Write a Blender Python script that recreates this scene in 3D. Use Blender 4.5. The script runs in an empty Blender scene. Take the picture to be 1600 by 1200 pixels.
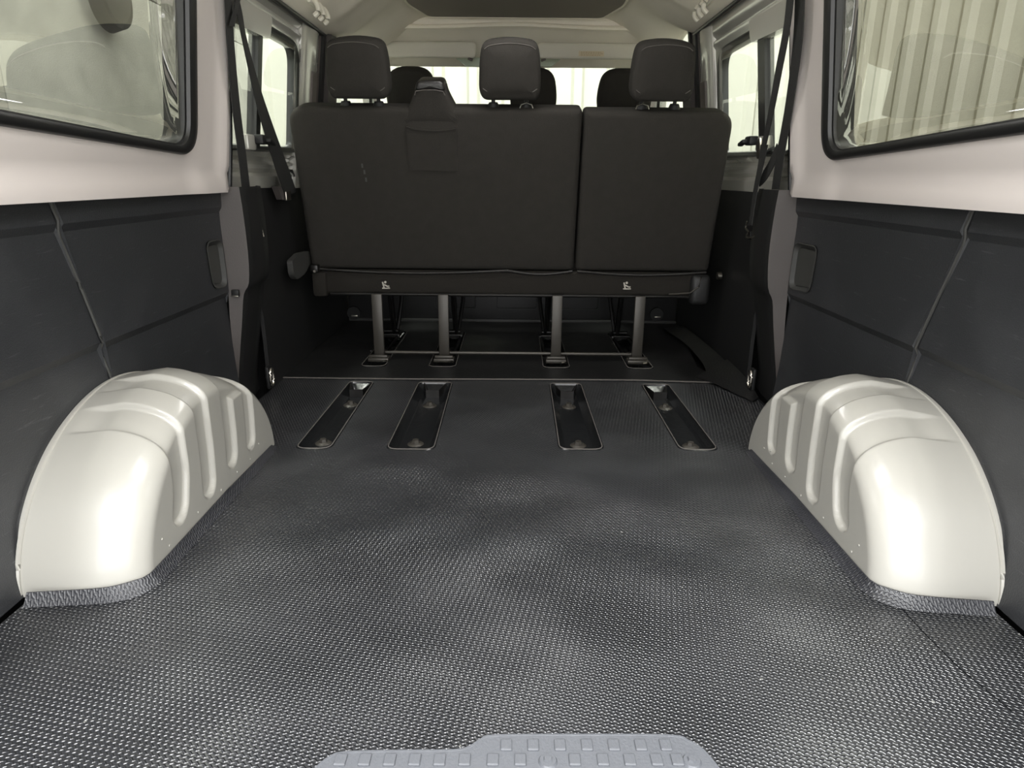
import bpy, bmesh, math, random
from mathutils import Vector, Matrix
from mathutils.geometry import delaunay_2d_cdt
random.seed(7)
S = bpy.context.scene
COL = S.collection
R = math.radians
PI = math.pi

# ------------------------------------------------------------------ camera
F = 1050.0; TH = math.atan(325 / F); RO = R(0.52); H = .69
cam = bpy.data.cameras.new('camera'); co = bpy.data.objects.new('camera', cam); COL.objects.link(co)
cam.sensor_fit = 'HORIZONTAL'; cam.sensor_width = 36; cam.lens = 36 * F / 1600
cam.clip_start = .02; cam.clip_end = 200
co.matrix_world = Matrix.Translation((0, 0, H)) @ Matrix.Rotation(PI / 2 - TH, 4, 'X') @ Matrix.Rotation(RO, 4, 'Z')
S.camera = co

# ------------------------------------------------------------------ world, lamps, exposure
S.view_settings.view_transform = 'Standard'; S.view_settings.look = 'None'
S.view_settings.gamma = 1; S.view_settings.use_curve_mapping = False
S.view_settings.exposure = 2.15
w = bpy.data.worlds.new('world'); S.world = w; w.use_nodes = True
bg = w.node_tree.nodes['Background']; bg.inputs[0].default_value = (1.0, 1.0, 1.0, 1); bg.inputs[1].default_value = 1.0

def area(name, loc, rot, sx, sy, power, color=(1, 1, 1)):
    l = bpy.data.lights.new(name, 'AREA'); l.shape = 'RECTANGLE'; l.size = sx; l.size_y = sy
    l.energy = power; l.color = color
    o = bpy.data.objects.new(name, l); COL.objects.link(o); o.location = loc; o.rotation_euler = rot
    return o
# strip lamps of the workshop: two behind the open tailgate, one along each side, one before the windscreen
area('workshop_lamp_rear', (-.8, -1.15, 2.6), (R(8), 0, 0), .16, 1.9, 54, (.98, .99, 1))
area('workshop_lamp_rear', (.8, -1.15, 2.6), (R(8), 0, 0), .16, 1.9, 54, (.98, .99, 1))
area('workshop_lamp_side', (-1.7, 2.6, 3.9), (0, R(0), 0), .35, 4.0, 60, (1, 1, .97))
area('workshop_lamp_side', (1.7, 2.6, 3.9), (0, R(0), 0), .35, 4.0, 60, (1, 1, .97))
area('workshop_lamp_front', (0, 5.2, 3.9), (R(10), 0, 0), 4.5, .3, 26, (1, 1, .97))
# unseen fill lights added under the roof lining to lift the interior brightness
area('load_bay_fill', (0, .75, 1.33), (0, 0, 0), .7, .3, 1.1, (.99, .99, 1))
area('cabin_fill', (0, 2.15, 1.34), (0, 0, 0), .5, .2, .9, (1, .98, .95))

# ------------------------------------------------------------------ unprojection onto real planes (1600 x 1200 frame)
def ray(x, y):
    a = (x - 800) / F; b = (600 - y) / F
    c, s = math.cos(RO), math.sin(RO)
    a, b = a * c - b * s, a * s + b * c
    return Vector((a, math.cos(TH) + b * math.sin(TH), -math.sin(TH) + b * math.cos(TH)))
O = Vector((0, 0, H))
def onX(x, y, v): r = ray(x, y); return O + r * (v / r.x)
def onY(x, y, v): r = ray(x, y); return O + r * (v / r.y)
def onZ(x, y, v=0): r = ray(x, y); return O + r * ((v - H) / r.z)
LEAN = .13; WB = .80; ZB = .655
def onW(x, y, s, off=0):                                  # the leaning upper side wall
    r = ray(x, y); t = (WB + off - LEAN * (H - ZB)) / (r.x * s + LEAN * r.z); return O + r * t
def WX(z): return WB - (z - ZB) * LEAN

# ------------------------------------------------------------------ materials
def lin(c): return tuple(((v / 255) / 12.92 if v / 255 <= .04045 else ((v / 255 + .055) / 1.055) ** 2.4) for v in c) + (1,)
def mat(name, rgb, rough=.5, metal=0, coat=0, spec=.5, noise=0, nscale=8, bump=0, bscale=60, rvar=0):
    m = bpy.data.materials.new(name); m.use_nodes = True; nt = m.node_tree; b = nt.nodes['Principled BSDF']
    col = rgb if len(rgb) == 4 else lin(rgb)
    b.inputs['Base Color'].default_value = col; b.inputs['Roughness'].default_value = rough
    b.inputs['Metallic'].default_value = metal; b.inputs['Coat Weight'].default_value = coat
    b.inputs['Specular IOR Level'].default_value = spec; b.inputs['Coat Roughness'].default_value = .08
    tc = nt.nodes.new('ShaderNodeTexCoord')
    if noise or rvar:
        n = nt.nodes.new('ShaderNodeTexNoise'); n.inputs['Scale'].default_value = nscale; n.inputs['Detail'].default_value = 6
        nt.links.new(tc.outputs['Object'], n.inputs['Vector'])
        if noise:
            mx = nt.nodes.new('ShaderNodeMix'); mx.data_type = 'RGBA'
            mx.inputs[6].default_value = tuple(c * (1 - noise) for c in col[:3]) + (1,)
            mx.inputs[7].default_value = tuple(min(1, c * (1 + noise)) for c in col[:3]) + (1,)
            nt.links.new(n.outputs['Fac'], mx.inputs[0]); nt.links.new(mx.outputs[2], b.inputs['Base Color'])
        if rvar:
            mr = nt.nodes.new('ShaderNodeMapRange'); mr.inputs[1].default_value = .3; mr.inputs[2].default_value = .7
            mr.inputs[3].default_value = max(0, rough - rvar); mr.inputs[4].default_value = rough + rvar
            nt.links.new(n.outputs['Fac'], mr.inputs[0]); nt.links.new(mr.outputs[0], b.inputs['Roughness'])
    if bump:
        n2 = nt.nodes.new('ShaderNodeTexNoise'); n2.inputs['Scale'].default_value = bscale; n2.inputs['Detail'].default_value = 3
        nt.links.new(tc.outputs['Object'], n2.inputs['Vector'])
        bp = nt.nodes.new('ShaderNodeBump'); bp.inputs['Strength'].default_value = bump; bp.inputs['Distance'].default_value = .002
        nt.links.new(n2.outputs['Fac'], bp.inputs['Height']); nt.links.new(bp.outputs[0], b.inputs['Normal'])
    return m

def math_node(nt, op, a, b=None, c=None):
    n = nt.nodes.new('ShaderNodeMath'); n.operation = op
    for i, v in enumerate((a, b, c)):
        if v is None: continue
        if isinstance(v, (int, float)): n.inputs[i].default_value = v
        else: nt.links.new(v, n.inputs[i])
    return n.outputs[0]

def rubber_mat(name, rgb, px, py, tilt, rough, strength):
    """black rubber matting with a staggered coin-dash relief"""
    m = bpy.data.materials.new(name); m.use_nodes = True; nt = m.node_tree; b = nt.nodes['Principled BSDF']
    tc = nt.nodes.new('ShaderNodeTexCoord'); mp = nt.nodes.new('ShaderNodeMapping')
    mp.inputs['Rotation'].default_value = (0, 0, R(tilt)); nt.links.new(tc.outputs['Object'], mp.inputs[0])
    sp = nt.nodes.new('ShaderNodeSeparateXYZ'); nt.links.new(mp.outputs[0], sp.inputs[0])
    u = math_node(nt, 'MULTIPLY', sp.outputs[0], 2 * PI / px); v = math_node(nt, 'MULTIPLY', sp.outputs[1], 2 * PI / py)
    a = math_node(nt, 'SINE', math_node(nt, 'MULTIPLY_ADD', math_node(nt, 'SINE', u), 1.1, v))        # wavy rows
    c = math_node(nt, 'COSINE', math_node(nt, 'MULTIPLY_ADD', v, .5, u))                                # broken into dashes
    h = math_node(nt, 'MAXIMUM', math_node(nt, 'MULTIPLY_ADD', c, .55, a), -.35)
    bp = nt.nodes.new('ShaderNodeBump'); bp.inputs['Strength'].default_value = strength; bp.inputs['Distance'].default_value = .0012
    nt.links.new(h, bp.inputs['Height'])
    nz = nt.nodes.new('ShaderNodeTexNoise'); nz.inputs['Scale'].default_value = 4; nz.inputs['Detail'].default_value = 3
    nt.links.new(tc.outputs['Object'], nz.inputs['Vector'])
    bp2 = nt.nodes.new('ShaderNodeBump'); bp2.inputs['Strength'].default_value = 1.0; bp2.inputs['Distance'].default_value = .05
    nz2 = nt.nodes.new('ShaderNodeTexNoise'); nz2.inputs['Scale'].default_value = 3.2; nz2.inputs['Detail'].default_value = 1
    nt.links.new(tc.outputs['Object'], nz2.inputs['Vector'])
    nt.links.new(nz2.outputs['Fac'], bp2.inputs['Height']); nt.links.new(bp2.outputs[0], bp.inputs['Normal'])
    nt.links.new(bp.outputs[0], b.inputs['Normal'])
    mr = nt.nodes.new('ShaderNodeMapRange'); mr.inputs[1].default_value = .2; mr.inputs[2].default_value = .8
    mr.inputs[3].default_value = rough - .06; mr.inputs[4].default_value = rough + .1
    nt.links.new(nz.outputs['Fac'], mr.inputs[0]); nt.links.new(mr.outputs[0], b.inputs['Roughness'])
    # dust specks and scuffs
    vo = nt.nodes.new('ShaderNodeTexVoronoi'); vo.inputs['Scale'].default_value = 22; nt.links.new(tc.outputs['Object'], vo.inputs['Vector'])
    sx = nt.nodes.new('ShaderNodeSeparateXYZ'); nt.links.new(vo.outputs['Color'], sx.inputs[0])
    near = math_node(nt, 'LESS_THAN', vo.outputs['Distance'], math_node(nt, 'MULTIPLY', sx.outputs[0], .06))
    rare = math_node(nt, 'GREATER_THAN', sx.outputs[1], .55)
    spk = math_node(nt, 'MULTIPLY', near, rare)
    mx = nt.nodes.new('ShaderNodeMix'); mx.data_type = 'RGBA'; mx.inputs[6].default_value = lin(rgb); mx.inputs[7].default_value = lin((165, 165, 160))
    nt.links.new(spk, mx.inputs[0])
    du = nt.nodes.new('ShaderNodeMix'); du.data_type = 'RGBA'; du.inputs[7].default_value = lin(tuple(min(255, int(c * 1.35 + 4)) for c in rgb))
    nt.links.new(mx.outputs[2], du.inputs[6]); nt.links.new(nz.outputs['Fac'], du.inputs[0]); nt.links.new(du.outputs[2], b.inputs['Base Color'])
    b.inputs['Specular IOR Level'].default_value = .9
    return m

def scuffed(name, rgb, rough=.5, amount=.5):
    """grained dark plastic with pale scuffs and scratches"""
    m = mat(name, rgb, rough, bump=.35, bscale=420); nt = m.node_tree; b = nt.nodes['Principled BSDF']
    tc = nt.nodes.new('ShaderNodeTexCoord'); out = None
    for k, (rot, sc, th) in enumerate((((R(35), 0, 0), (3, 13, 170), .655), ((R(-50), 0, 0), (3, 11, 150), .67), ((R(80), 0, 0), (3, 15, 200), .67))):
        mp = nt.nodes.new('ShaderNodeMapping'); mp.inputs['Rotation'].default_value = rot; mp.inputs['Scale'].default_value = sc
        nt.links.new(tc.outputs['Object'], mp.inputs[0])
        n = nt.nodes.new('ShaderNodeTexNoise'); n.inputs['Scale'].default_value = 1; n.inputs['Detail'].default_value = 5; n.inputs['Roughness'].default_value = .65
        nt.links.new(mp.outputs[0], n.inputs['Vector'])
        r_ = nt.nodes.new('ShaderNodeMapRange'); r_.inputs[1].default_value = th - .02; r_.inputs[2].default_value = th + .08; r_.inputs[4].default_value = amount
        nt.links.new(n.outputs['Fac'], r_.inputs[0])
        out = r_.outputs[0] if out is None else math_node(nt, 'MAXIMUM', out, r_.outputs[0])
    nz = nt.nodes.new('ShaderNodeTexNoise'); nz.inputs['Scale'].default_value = 3.5; nz.inputs['Detail'].default_value = 5
    nt.links.new(tc.outputs['Object'], nz.inputs['Vector'])
    sm = nt.nodes.new('ShaderNodeMapRange'); sm.inputs[1].default_value = .5; sm.inputs[2].default_value = .8; sm.inputs[4].default_value = .22
    nt.links.new(nz.outputs['Fac'], sm.inputs[0])
    out = math_node(nt, 'MAXIMUM', out, sm.outputs[0])
    mx = nt.nodes.new('ShaderNodeMix'); mx.data_type = 'RGBA'; mx.inputs[6].default_value = lin(rgb); mx.inputs[7].default_value = lin(tuple(int(60 + c * .9) for c in rgb))
    nt.links.new(out, mx.inputs[0]); nt.links.new(mx.outputs[2], b.inputs['Base Color'])
    return m

def glass(name, tint, r0):
    m = bpy.data.materials.new(name); m.use_nodes = True; nt = m.node_tree; nt.nodes.clear()
    o = nt.nodes.new('ShaderNodeOutputMaterial'); mix = nt.nodes.new('ShaderNodeMixShader')
    tr = nt.nodes.new('ShaderNodeBsdfTransparent'); tr.inputs[0].default_value = tint + (1,)
    gl = nt.nodes.new('ShaderNodeBsdfAnisotropic'); gl.inputs['Roughness'].default_value = 0.0
    g = nt.nodes.new('ShaderNodeNewGeometry'); vm = nt.nodes.new('ShaderNodeVectorMath'); vm.operation = 'DOT_PRODUCT'
    nt.links.new(g.outputs['Incoming'], vm.inputs[0]); nt.links.new(g.outputs['Normal'], vm.inputs[1])
    c = math_node(nt, 'SUBTRACT', 1, math_node(nt, 'ABSOLUTE', vm.outputs['Value']))
    f = math_node(nt, 'MULTIPLY_ADD', math_node(nt, 'POWER', c, 5), 1 - r0, r0)
    nt.links.new(f, mix.inputs[0]); nt.links.new(tr.outputs[0], mix.inputs[1]); nt.links.new(gl.outputs[0], mix.inputs[2])
    nt.links.new(mix.outputs[0], o.inputs[0])
    return m

def clear(name, tint):
    m = bpy.data.materials.new(name); m.use_nodes = True; nt = m.node_tree; nt.nodes.clear()
    o = nt.nodes.new('ShaderNodeOutputMaterial'); tr = nt.nodes.new('ShaderNodeBsdfTransparent'); tr.inputs[0].default_value = tint + (1,)
    nt.links.new(tr.outputs[0], o.inputs[0]); return m

M = dict(
    mat=rubber_mat('ribbed_rubber', (26, 27, 29), .0092, .0060, 12, .32, .85),
    mat2=mat('smooth_rubber', (24, 24, 24), .42, bump=.5, bscale=150, rvar=.06, nscale=5),
    well=mat('moulded_rubber', (26, 27, 28), .22, bump=.3, bscale=60),
    lip=rubber_mat('ribbed_rubber_lip', (24, 25, 29), .0075, .0050, 40, .5, .5),
    arch=mat('cream_enamel', (160, 158, 151), .28, coat=.4, bump=.06, bscale=9),
    paint=mat('silver_white_paint', (218, 210, 206), .3, coat=.5, noise=.03, nscale=4),
    paintg=mat('grey_door_paint', (186, 184, 176), .22, metal=.25, coat=.6),
    inset=mat('brown_grey_plastic', (92, 84, 80), .6),
    plastic=scuffed('scuffed_black_plastic', (47, 48, 50), .38, .5),
    plastic2=mat('black_plastic', (28, 28, 28), .5, bump=.3, bscale=300),
    dark=mat('deep_black_plastic', (16, 16, 16), .6),
    grey=mat('grey_pillar_plastic', (72, 67, 65), .55, bump=.2, bscale=300),
    handle=mat('handle_grey_plastic', (58, 58, 56), .55),
    seal=mat('rubber_seal', (30, 30, 30), .38),
    fabric=mat('black_seat_fabric', (49, 47, 44), .95, spec=.15, noise=.12, nscale=30, bump=.6, bscale=500),
    fabric_edge=mat('grey_piping', (88, 84, 80), .8),
    valance=mat('seat_base_carpet', (42, 40, 37), .95, spec=.1, bump=.6, bscale=400),
    leather=mat('black_leather', (24, 22, 21), .35, bump=.3, bscale=200),
    steel=mat('grey_coated_steel', (62, 59, 54), .4, metal=.3, noise=.1),
    bsteel=mat('black_coated_steel', (26, 25, 24), .38, metal=.4, rvar=.1),
    chrome=mat('bright_zinc', (170, 165, 155), .28, metal=1),
    belt=mat('belt_webbing', (36, 36, 35), .7, bump=.5, bscale=300),
    liner=mat('beige_headliner', (240, 232, 218), .9, spec=.2, noise=.05, bump=.4, bscale=300),
    linerd=mat('dark_roof_panel', (135, 127, 118), .85, noise=.05, bump=.3, bscale=300),
    rim=mat('cream_roof_rim', (236, 228, 210), .6),
    visor=mat('visor_vinyl', (205, 200, 186), .7, bump=.2, bscale=200),
    label=mat('label_card', (205, 190, 160), .6), ink=mat('label_ink', (160, 140, 112), .7),
    pict=mat('pale_pictogram', (175, 170, 160), .6),
    sill=mat('pale_grey_sill_plastic', (80, 82, 86), .42, bump=.3, bscale=250, noise=.05),
    wallm=mat('cream_steel_cladding', (188, 188, 179), .5, noise=.04, nscale=3),
    wallr=mat('grey_beige_cladding', (172, 169, 158), .5, noise=.05, nscale=3),
    groove=mat('cladding_joint', (120, 116, 100), .7),
    concrete=mat('concrete_panel', (160, 160, 155), .85, noise=.28, nscale=7, bump=.3, bscale=20),
    ground=mat('workshop_floor', (196, 196, 186), .6, noise=.15),
    frit=mat('pale_mirror_plastic', (176, 186, 168), .5),
    glass=glass('tinted_glass', (.66, .66, .64), .42), glass_out=clear('tinted_glass_outer', (.80, .82, .76)),
    cglass=glass('clear_glass', (.88, .90, .86), .07), cglass_out=clear('clear_glass_outer', (.97, .99, .96)),
)

# ------------------------------------------------------------------ mesh helpers
def mesh_from(name, vs, fs, m, parent=None, smooth=None, mats=None, midx=None):
    me = bpy.data.meshes.new(name); me.from_pydata([tuple(v) for v in vs], [], fs); me.update()
    bm = bmesh.new(); bm.from_mesh(me); bmesh.ops.recalc_face_normals(bm, faces=bm.faces) if midx is None else None
    bm.to_mesh(me); bm.free()
    return link(name, me, m, parent, smooth, mats, midx)
def link(name, me, m, parent=None, smooth=None, mats=None, midx=None):
    for mm in (mats or [m]): me.materials.append(mm)
    if midx: me.polygons.foreach_set('material_index', midx)
    if smooth is not None:
        me.polygons.foreach_set('use_smooth', [True] * len(me.polygons)); me.set_sharp_from_angle(angle=R(smooth))
    o = bpy.data.objects.new(name, me); COL.objects.link(o)
    if parent is not None: o.parent = parent; o.matrix_parent_inverse = parent.matrix_world.inverted() if False else Matrix.Translation(-Vector(parent.location)) if parent.type == 'EMPTY' else Matrix()
    return o
def bm_obj(name, bm, m, parent=None, smooth=40):
    me = bpy.data.meshes.new(name); bm.to_mesh(me); bm.free(); return link(name, me, m, parent, smooth)
def tag(o, label=None, cat=None, group=None, kind=None):
    if label: o['label'] = label
    if cat: o['category'] = cat
    if group: o['group'] = group
    if kind: o['kind'] = kind
    return o
def thing(name, loc, label, cat, group=None):
    o = bpy.data.objects.new(name, None); COL.objects.link(o); o.location = loc; o.empty_display_size = .1
    return tag(o, label, cat, group)

def add_box(bm, c, s, rot=None, bev=0, seg=2):
    r = bmesh.ops.create_cube(bm, size=1); vs = r['verts']
    mtx = Matrix.Translation(c) @ (rot or Matrix()) @ Matrix.Diagonal((s[0], s[1], s[2], 1))
    bmesh.ops.transform(bm, matrix=mtx, verts=vs)
    if bev:
        es = list({e for v in vs for e in v.link_edges})
        bmesh.ops.bevel(bm, geom=es, offset=bev, segments=seg, affect='EDGES', profile=.5)
def box(name, c, s, m, parent=None, rot=None, bev=.003, seg=2):
    bm = bmesh.new(); add_box(bm, c, s, rot, bev, seg); return bm_obj(name, bm, m, parent)
def add_cyl(bm, a, b, r1, r2=None, n=16, cap=True):
    a, b = Vector(a), Vector(b); d = b - a
    r = bmesh.ops.create_cone(bm, cap_ends=cap, segments=n, radius1=r1, radius2=r1 if r2 is None else r2, depth=d.length)
    q = d.to_track_quat('Z', 'Y').to_matrix().to_4x4()
    bmesh.ops.transform(bm, matrix=Matrix.Translation((a + b) / 2) @ q, verts=r['verts'])
def cyl(name, a, b, r1, m, parent=None, r2=None, n=16):
    bm = bmesh.new(); add_cyl(bm, a, b, r1, r2, n); return bm_obj(name, bm, m, parent)
def tube_bm(pts, rad, n=8, closed=False, bm=None):
    bm = bm or bmesh.new(); P = [Vector(p) for p in pts]; rings = []
    N = len(P)
    for i, p in enumerate(P):
        a = P[i - 1] if (i or closed) else p; b = P[(i + 1) % N] if (i < N - 1 or closed) else p
        t = (b - a).normalized(); up = Vector((0, 0, 1)) if abs(t.z) < .95 else Vector((1, 0, 0))
        u = t.cross(up).normalized(); v = u.cross(t)
        rr = rad[i] if isinstance(rad, (list, tuple)) else rad
        rings.append([bm.verts.new(p + (u * math.cos(2 * PI * k / n) + v * math.sin(2 * PI * k / n)) * rr) for k in range(n)])
    for i in range(N if closed else N - 1):
        A, B = rings[i], rings[(i + 1) % N]
        for k in range(n): bm.faces.new((A[k], A[(k + 1) % n], B[(k + 1) % n], B[k]))
    if not closed: bm.faces.new(rings[0][::-1]); bm.faces.new(rings[-1])
    bmesh.ops.recalc_face_normals(bm, faces=bm.faces)
    return bm
def smooth_path(pts, k=8):
    P = [Vector(p) for p in pts]; out = []
    for i in range(len(P) - 1):
        p0 = P[max(i - 1, 0)]; p1 = P[i]; p2 = P[i + 1]; p3 = P[min(i + 2, len(P) - 1)]
        for j in range(k):
            t = j / k
            out.append(.5 * ((2 * p1) + (p2 - p0) * t + (2 * p0 - 5 * p1 + 4 * p2 - p3) * t * t + (3 * p1 - p0 - 3 * p2 + p3) * t ** 3))
    out.append(P[-1]); return out
def ribbon(name, left, right, th, m, parent=None, k=6):
    """strap between two edge paths, with thickness"""
    A = smooth_path(left, k); B = smooth_path(right, k); vs = []; fs = []
    n = len(A)
    for i in range(n):
        t = (A[min(i + 1, n - 1)] - A[max(i - 1, 0)]); wv = B[i] - A[i]; nn = t.cross(wv)
        nn = nn.normalized() * th / 2 if nn.length > 1e-9 else Vector((th / 2, 0, 0))
        vs += [A[i] + nn, B[i] + nn, B[i] - nn, A[i] - nn]
    for i in range(n - 1):
        for k2 in range(4):
            a = i * 4 + k2; b = i * 4 + (k2 + 1) % 4; fs.append((a, b, b + 4, a + 4))
    fs += [(3, 2, 1, 0), tuple(4 * (n - 1) + q for q in range(4))]
    return mesh_from(name, vs, fs, m, parent, 50)
def rquad(cs, rs, n=7):
    """rounded polygon outline from corner points and radii (2-D)"""
    out = []; N = len(cs)
    if not isinstance(rs, (list, tuple)): rs = [rs] * N
    for i in range(N):
        p = Vector(cs[i][:2]); a = (Vector(cs[i - 1][:2]) - p); b = (Vector(cs[(i + 1) % N][:2]) - p); r = rs[i]
        if r <= 0: out.append(tuple(p)); continue
        A = p + a.normalized() * min(r, a.length * .49); B = p + b.normalized() * min(r, b.length * .49)
        for k in range(n + 1):
            t = k / n; out.append(tuple(A * (1 - t) ** 2 + p * 2 * t * (1 - t) + B * t * t))
    return out
def inside(pt, poly):
    x, y = pt; c = False; n = len(poly)
    for i in range(n):
        x1, y1 = poly[i]; x2, y2 = poly[i - 1]
        if (y1 > y) != (y2 > y) and x < (x2 - x1) * (y - y1) / (y2 - y1) + x1: c = not c
    return c
def dense(poly, step):
    out = []; n = len(poly)
    for i in range(n):
        a = Vector(poly[i]); b = Vector(poly[(i + 1) % n]); k = max(1, int((b - a).length / step))
        for j in range(k): out.append(tuple(a.lerp(b, j / k)))
    return out
def near_edge(pt, poly, d):
    p = Vector(pt)
    return any((Vector(q) - p).length_squared < d * d for q in poly)
def sheet(name, outline, holes, to3d, thick, m, parent=None, step=0, lines=(), smooth=30, mats=None):
    """a panel cut from a 2-D outline with holes, mapped to space by to3d(u,v,d) with d = depth 0..thick"""
    loops = [dense(outline, step) if step else list(outline)] + [dense(h, step) if step else list(h) for h in holes]
    pts = []; edges = []
    for L in loops:
        b = len(pts); pts += [Vector(p) for p in L]; edges += [(b + i, b + (i + 1) % len(L)) for i in range(len(L))]
    nb = len(pts)
    for L in lines:
        L2 = []
        for i in range(len(L) - 1):
            a, b_ = Vector(L[i]), Vector(L[i + 1]); k = max(1, int((b_ - a).length / (step or 1)))
            L2 += [a.lerp(b_, j / k) for j in range(k)]
        L2.append(Vector(L[-1])); b = len(pts); pts += L2; edges += [(b + i, b + i + 1) for i in range(len(L2) - 1)]
    if step:
        us = [p[0] for p in loops[0]]; vs_ = [p[1] for p in loops[0]]
        flat = [q for L in loops for q in L] + [tuple(p) for p in pts[nb:]]
        # spatial hash for closeness
        hs = {}
        for q in flat: hs.setdefault((int(q[0] // step), int(q[1] // step)), []).append(q)
        u = min(us) + step / 2
        while u < max(us):
            v = min(vs_) + step / 2
            while v < max(vs_):
                key = (int(u // step), int(v // step)); ok = True
                for dx in (-1, 0, 1):
                    for dy in (-1, 0, 1):
                        for q in hs.get((key[0] + dx, key[1] + dy), ()):
                            if (q[0] - u) ** 2 + (q[1] - v) ** 2 < (.45 * step) ** 2: ok = False
                if ok and inside((u, v), loops[0]) and not any(inside((u, v), h) for h in loops[1:]): pts.append(Vector((u, v)))
                v += step
            u += step
    V, E, Fc, *_ = delaunay_2d_cdt(pts, edges, [], 0, 1e-6)
    faces = []
    for f in Fc:
        c = sum((V[i] for i in f), Vector((0, 0))) / len(f)
        if inside(tuple(c), loops[0]) and not any(inside(tuple(c), h) for h in loops[1:]): faces.append(tuple(f))
    n = len(V); vs = [to3d(p.x, p.y, 0) for p in V]; fs = list(faces); mi = [0] * len(faces)
    if thick:
        vs += [to3d(p.x, p.y, thick) for p in V]; fs += [tuple(i + n for i in f[::-1]) for f in faces]; mi += [1] * len(faces)
        cnt = {}
        for f in faces:
            for i in range(len(f)):
                a, b = f[i], f[(i + 1) % len(f)]; cnt[(a, b)] = 1
        for (a, b) in list(cnt):
            if (b, a) not in cnt: fs.append((b, a, a + n, b + n)); mi.append(1)
    if mats: return mesh_from(name, vs, fs, None, parent, smooth, mats, mi)
    return mesh_from(name, vs, fs, m, parent, smooth)
def ring(name, outer, inner, to3d, prof, m, parent=None):
    """gasket between two matching outlines; prof = list of (t, inward offset)"""
    n = len(outer); vs = []; fs = []; k = len(prof)
    for i in range(n):
        for t, d in prof:
            u = outer[i][0] * (1 - t) + inner[i][0] * t; v = outer[i][1] * (1 - t) + inner[i][1] * t; vs.append(to3d(u, v, -d))
    for i in range(n):
        j = (i + 1) % n
        for q in range(k): fs.append((i * k + q, j * k + q, j * k + (q + 1) % k, i * k + (q + 1) % k))
    return mesh_from(name, vs, fs, m, parent, 50)
def pillow(name, outline, depth, r, puff, mtx, m, parent=None, seg=5, puff_back=None):
    """upholstered pad: outline in local XZ (counter-clockwise seen from -Y), thickness along local Y; -Y is the rear"""
    P = [Vector((p[0], p[1])) for p in outline]; n = len(P); area_ = sum(P[i].x * P[(i + 1) % n].y - P[(i + 1) % n].x * P[i].y for i in range(n))
    if area_ < 0: P.reverse()
    nrm = []
    for i in range(n):
        t = (P[(i + 1) % n] - P[i - 1]).normalized(); nrm.append(Vector((-t.y, t.x)))
    c = Vector((sum(p.x for p in P) / n, sum(p.y for p in P) / n)); loops = []
    def half(sgn, pf):
        L = []
        for k in range(seg + 1):
            a = k / seg * PI / 2; ins = r * (1 - math.cos(a)); y = depth / 2 - r + r * math.sin(a)
            L.append([(P[i] + nrm[i] * ins, sgn * y) for i in range(n)])
        base = [q for q, _ in L[-1]]
        for f in (.97, .92, .82, .66, .45, .22):
            L.append([(c + (q - c) * f, sgn * (depth / 2 + pf * (1 - f * f * f * f))) for q in base])
        return L, sgn * (depth / 2 + pf)
    Bk, yb = half(-1, puff if puff_back is None else puff_back); Fr, yf = half(1, puff)
    loops = Bk[::-1] + Fr; vs = []; fs = []
    for L in loops:
        for (q, y) in L: vs.append(mtx @ Vector((q.x, y, q.y)))
    for a in range(len(loops) - 1):
        for i in range(n): j = (i + 1) % n; fs.append((a * n + i, a * n + j, (a + 1) * n + j, (a + 1) * n + i))
    vs.append(mtx @ Vector((c.x, yb, c.y))); vs.append(mtx @ Vector((c.x, yf, c.y))); b = len(vs)
    for i in range(n): j = (i + 1) % n; fs.append((b - 2, j, i)); o = (len(loops) - 1) * n; fs.append((b - 1, o + i, o + j))
    return mesh_from(name, vs, fs, m, parent, 60)

# ================================================================== THE WORKSHOP OUTSIDE
gr = box('workshop_floor', (0, 3, -.60), (16, 18, .1), M['ground'], bev=0); tag(gr, 'grey concrete workshop floor under the vehicle', 'floor', kind='structure')
wr_ = box('ceiling_light_blocker', (0, 3.4, 4.3), (9, 8, .1), M['wallm'], bev=0); wr_['kind'] = 'structure'  # unseen roof added to keep sky light off the outer walls
def cladding(name, origin, du, length, z0, z1, pitch, m, label, normal, seam=False):
    """trapezoid-profiled steel sheet wall, each sheet a part"""
    root = thing(name, origin, label, 'wall'); root['kind'] = 'structure'
    o = Vector(origin); du = Vector(du); nn = Vector(normal); x = 0; sheet_w = pitch * 4
    while x < length:
        prof = []
        for k in range(4):
            a = x + k * pitch
            prof += [(a, 0), (a + pitch * .62, 0), (a + pitch * .70, .035), (a + pitch * .92, .035)]
            if seam: prof += [(a + pitch * .93, -.01), (a + pitch * .99, -.01)]
        prof.append((x + sheet_w, 0))
        vs = []; fs = []
        for (u, d) in prof:
            for z in (z0, z1):
                vs.append(o + du * u + nn * d + Vector((0, 0, z)) - Vector((0, 0, o.z))); 
        k = len(vs); vs += [v - nn * .02 for v in vs]
        for i in range(len(prof) - 1):
            fs.append((2 * i, 2 * i + 2, 2 * i + 3, 2 * i + 1)); fs.append((k + 2 * i, k + 2 * i + 1, k + 2 * i + 3, k + 2 * i + 2))
        mesh_from('cladding_sheet', vs, fs, m, root)
        if seam:
            for k in range(4): box('sheet_joint', o + du * (x + k * pitch + pitch * .96) + nn * .02 + Vector((0, 0, (z1 - z0) / 2)), (.03, .022, z1 - z0), M['groove'], root, bev=0)
        x += sheet_w
    return root
cladding('wall_front', (-4.5, 6.3, -.55), (1, 0, 0), 9, -.55, 4.2, .30, M['wallm'], 'cream profiled steel wall seen through the windscreen', (0, -1, 0))
cladding('wall_outer_right', (2.5, -2.5, -.55), (0, 1, 0), 8.8, -.55, 4.2, .29, M['wallr'], 'beige profiled steel wall outside the right windows', (-1, 0, 0), True)
wl = thing('wall_outer_left', (-2.3, 2, -.55), 'grey concrete panel wall outside the left windows', 'wall'); wl['kind'] = 'structure'
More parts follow.
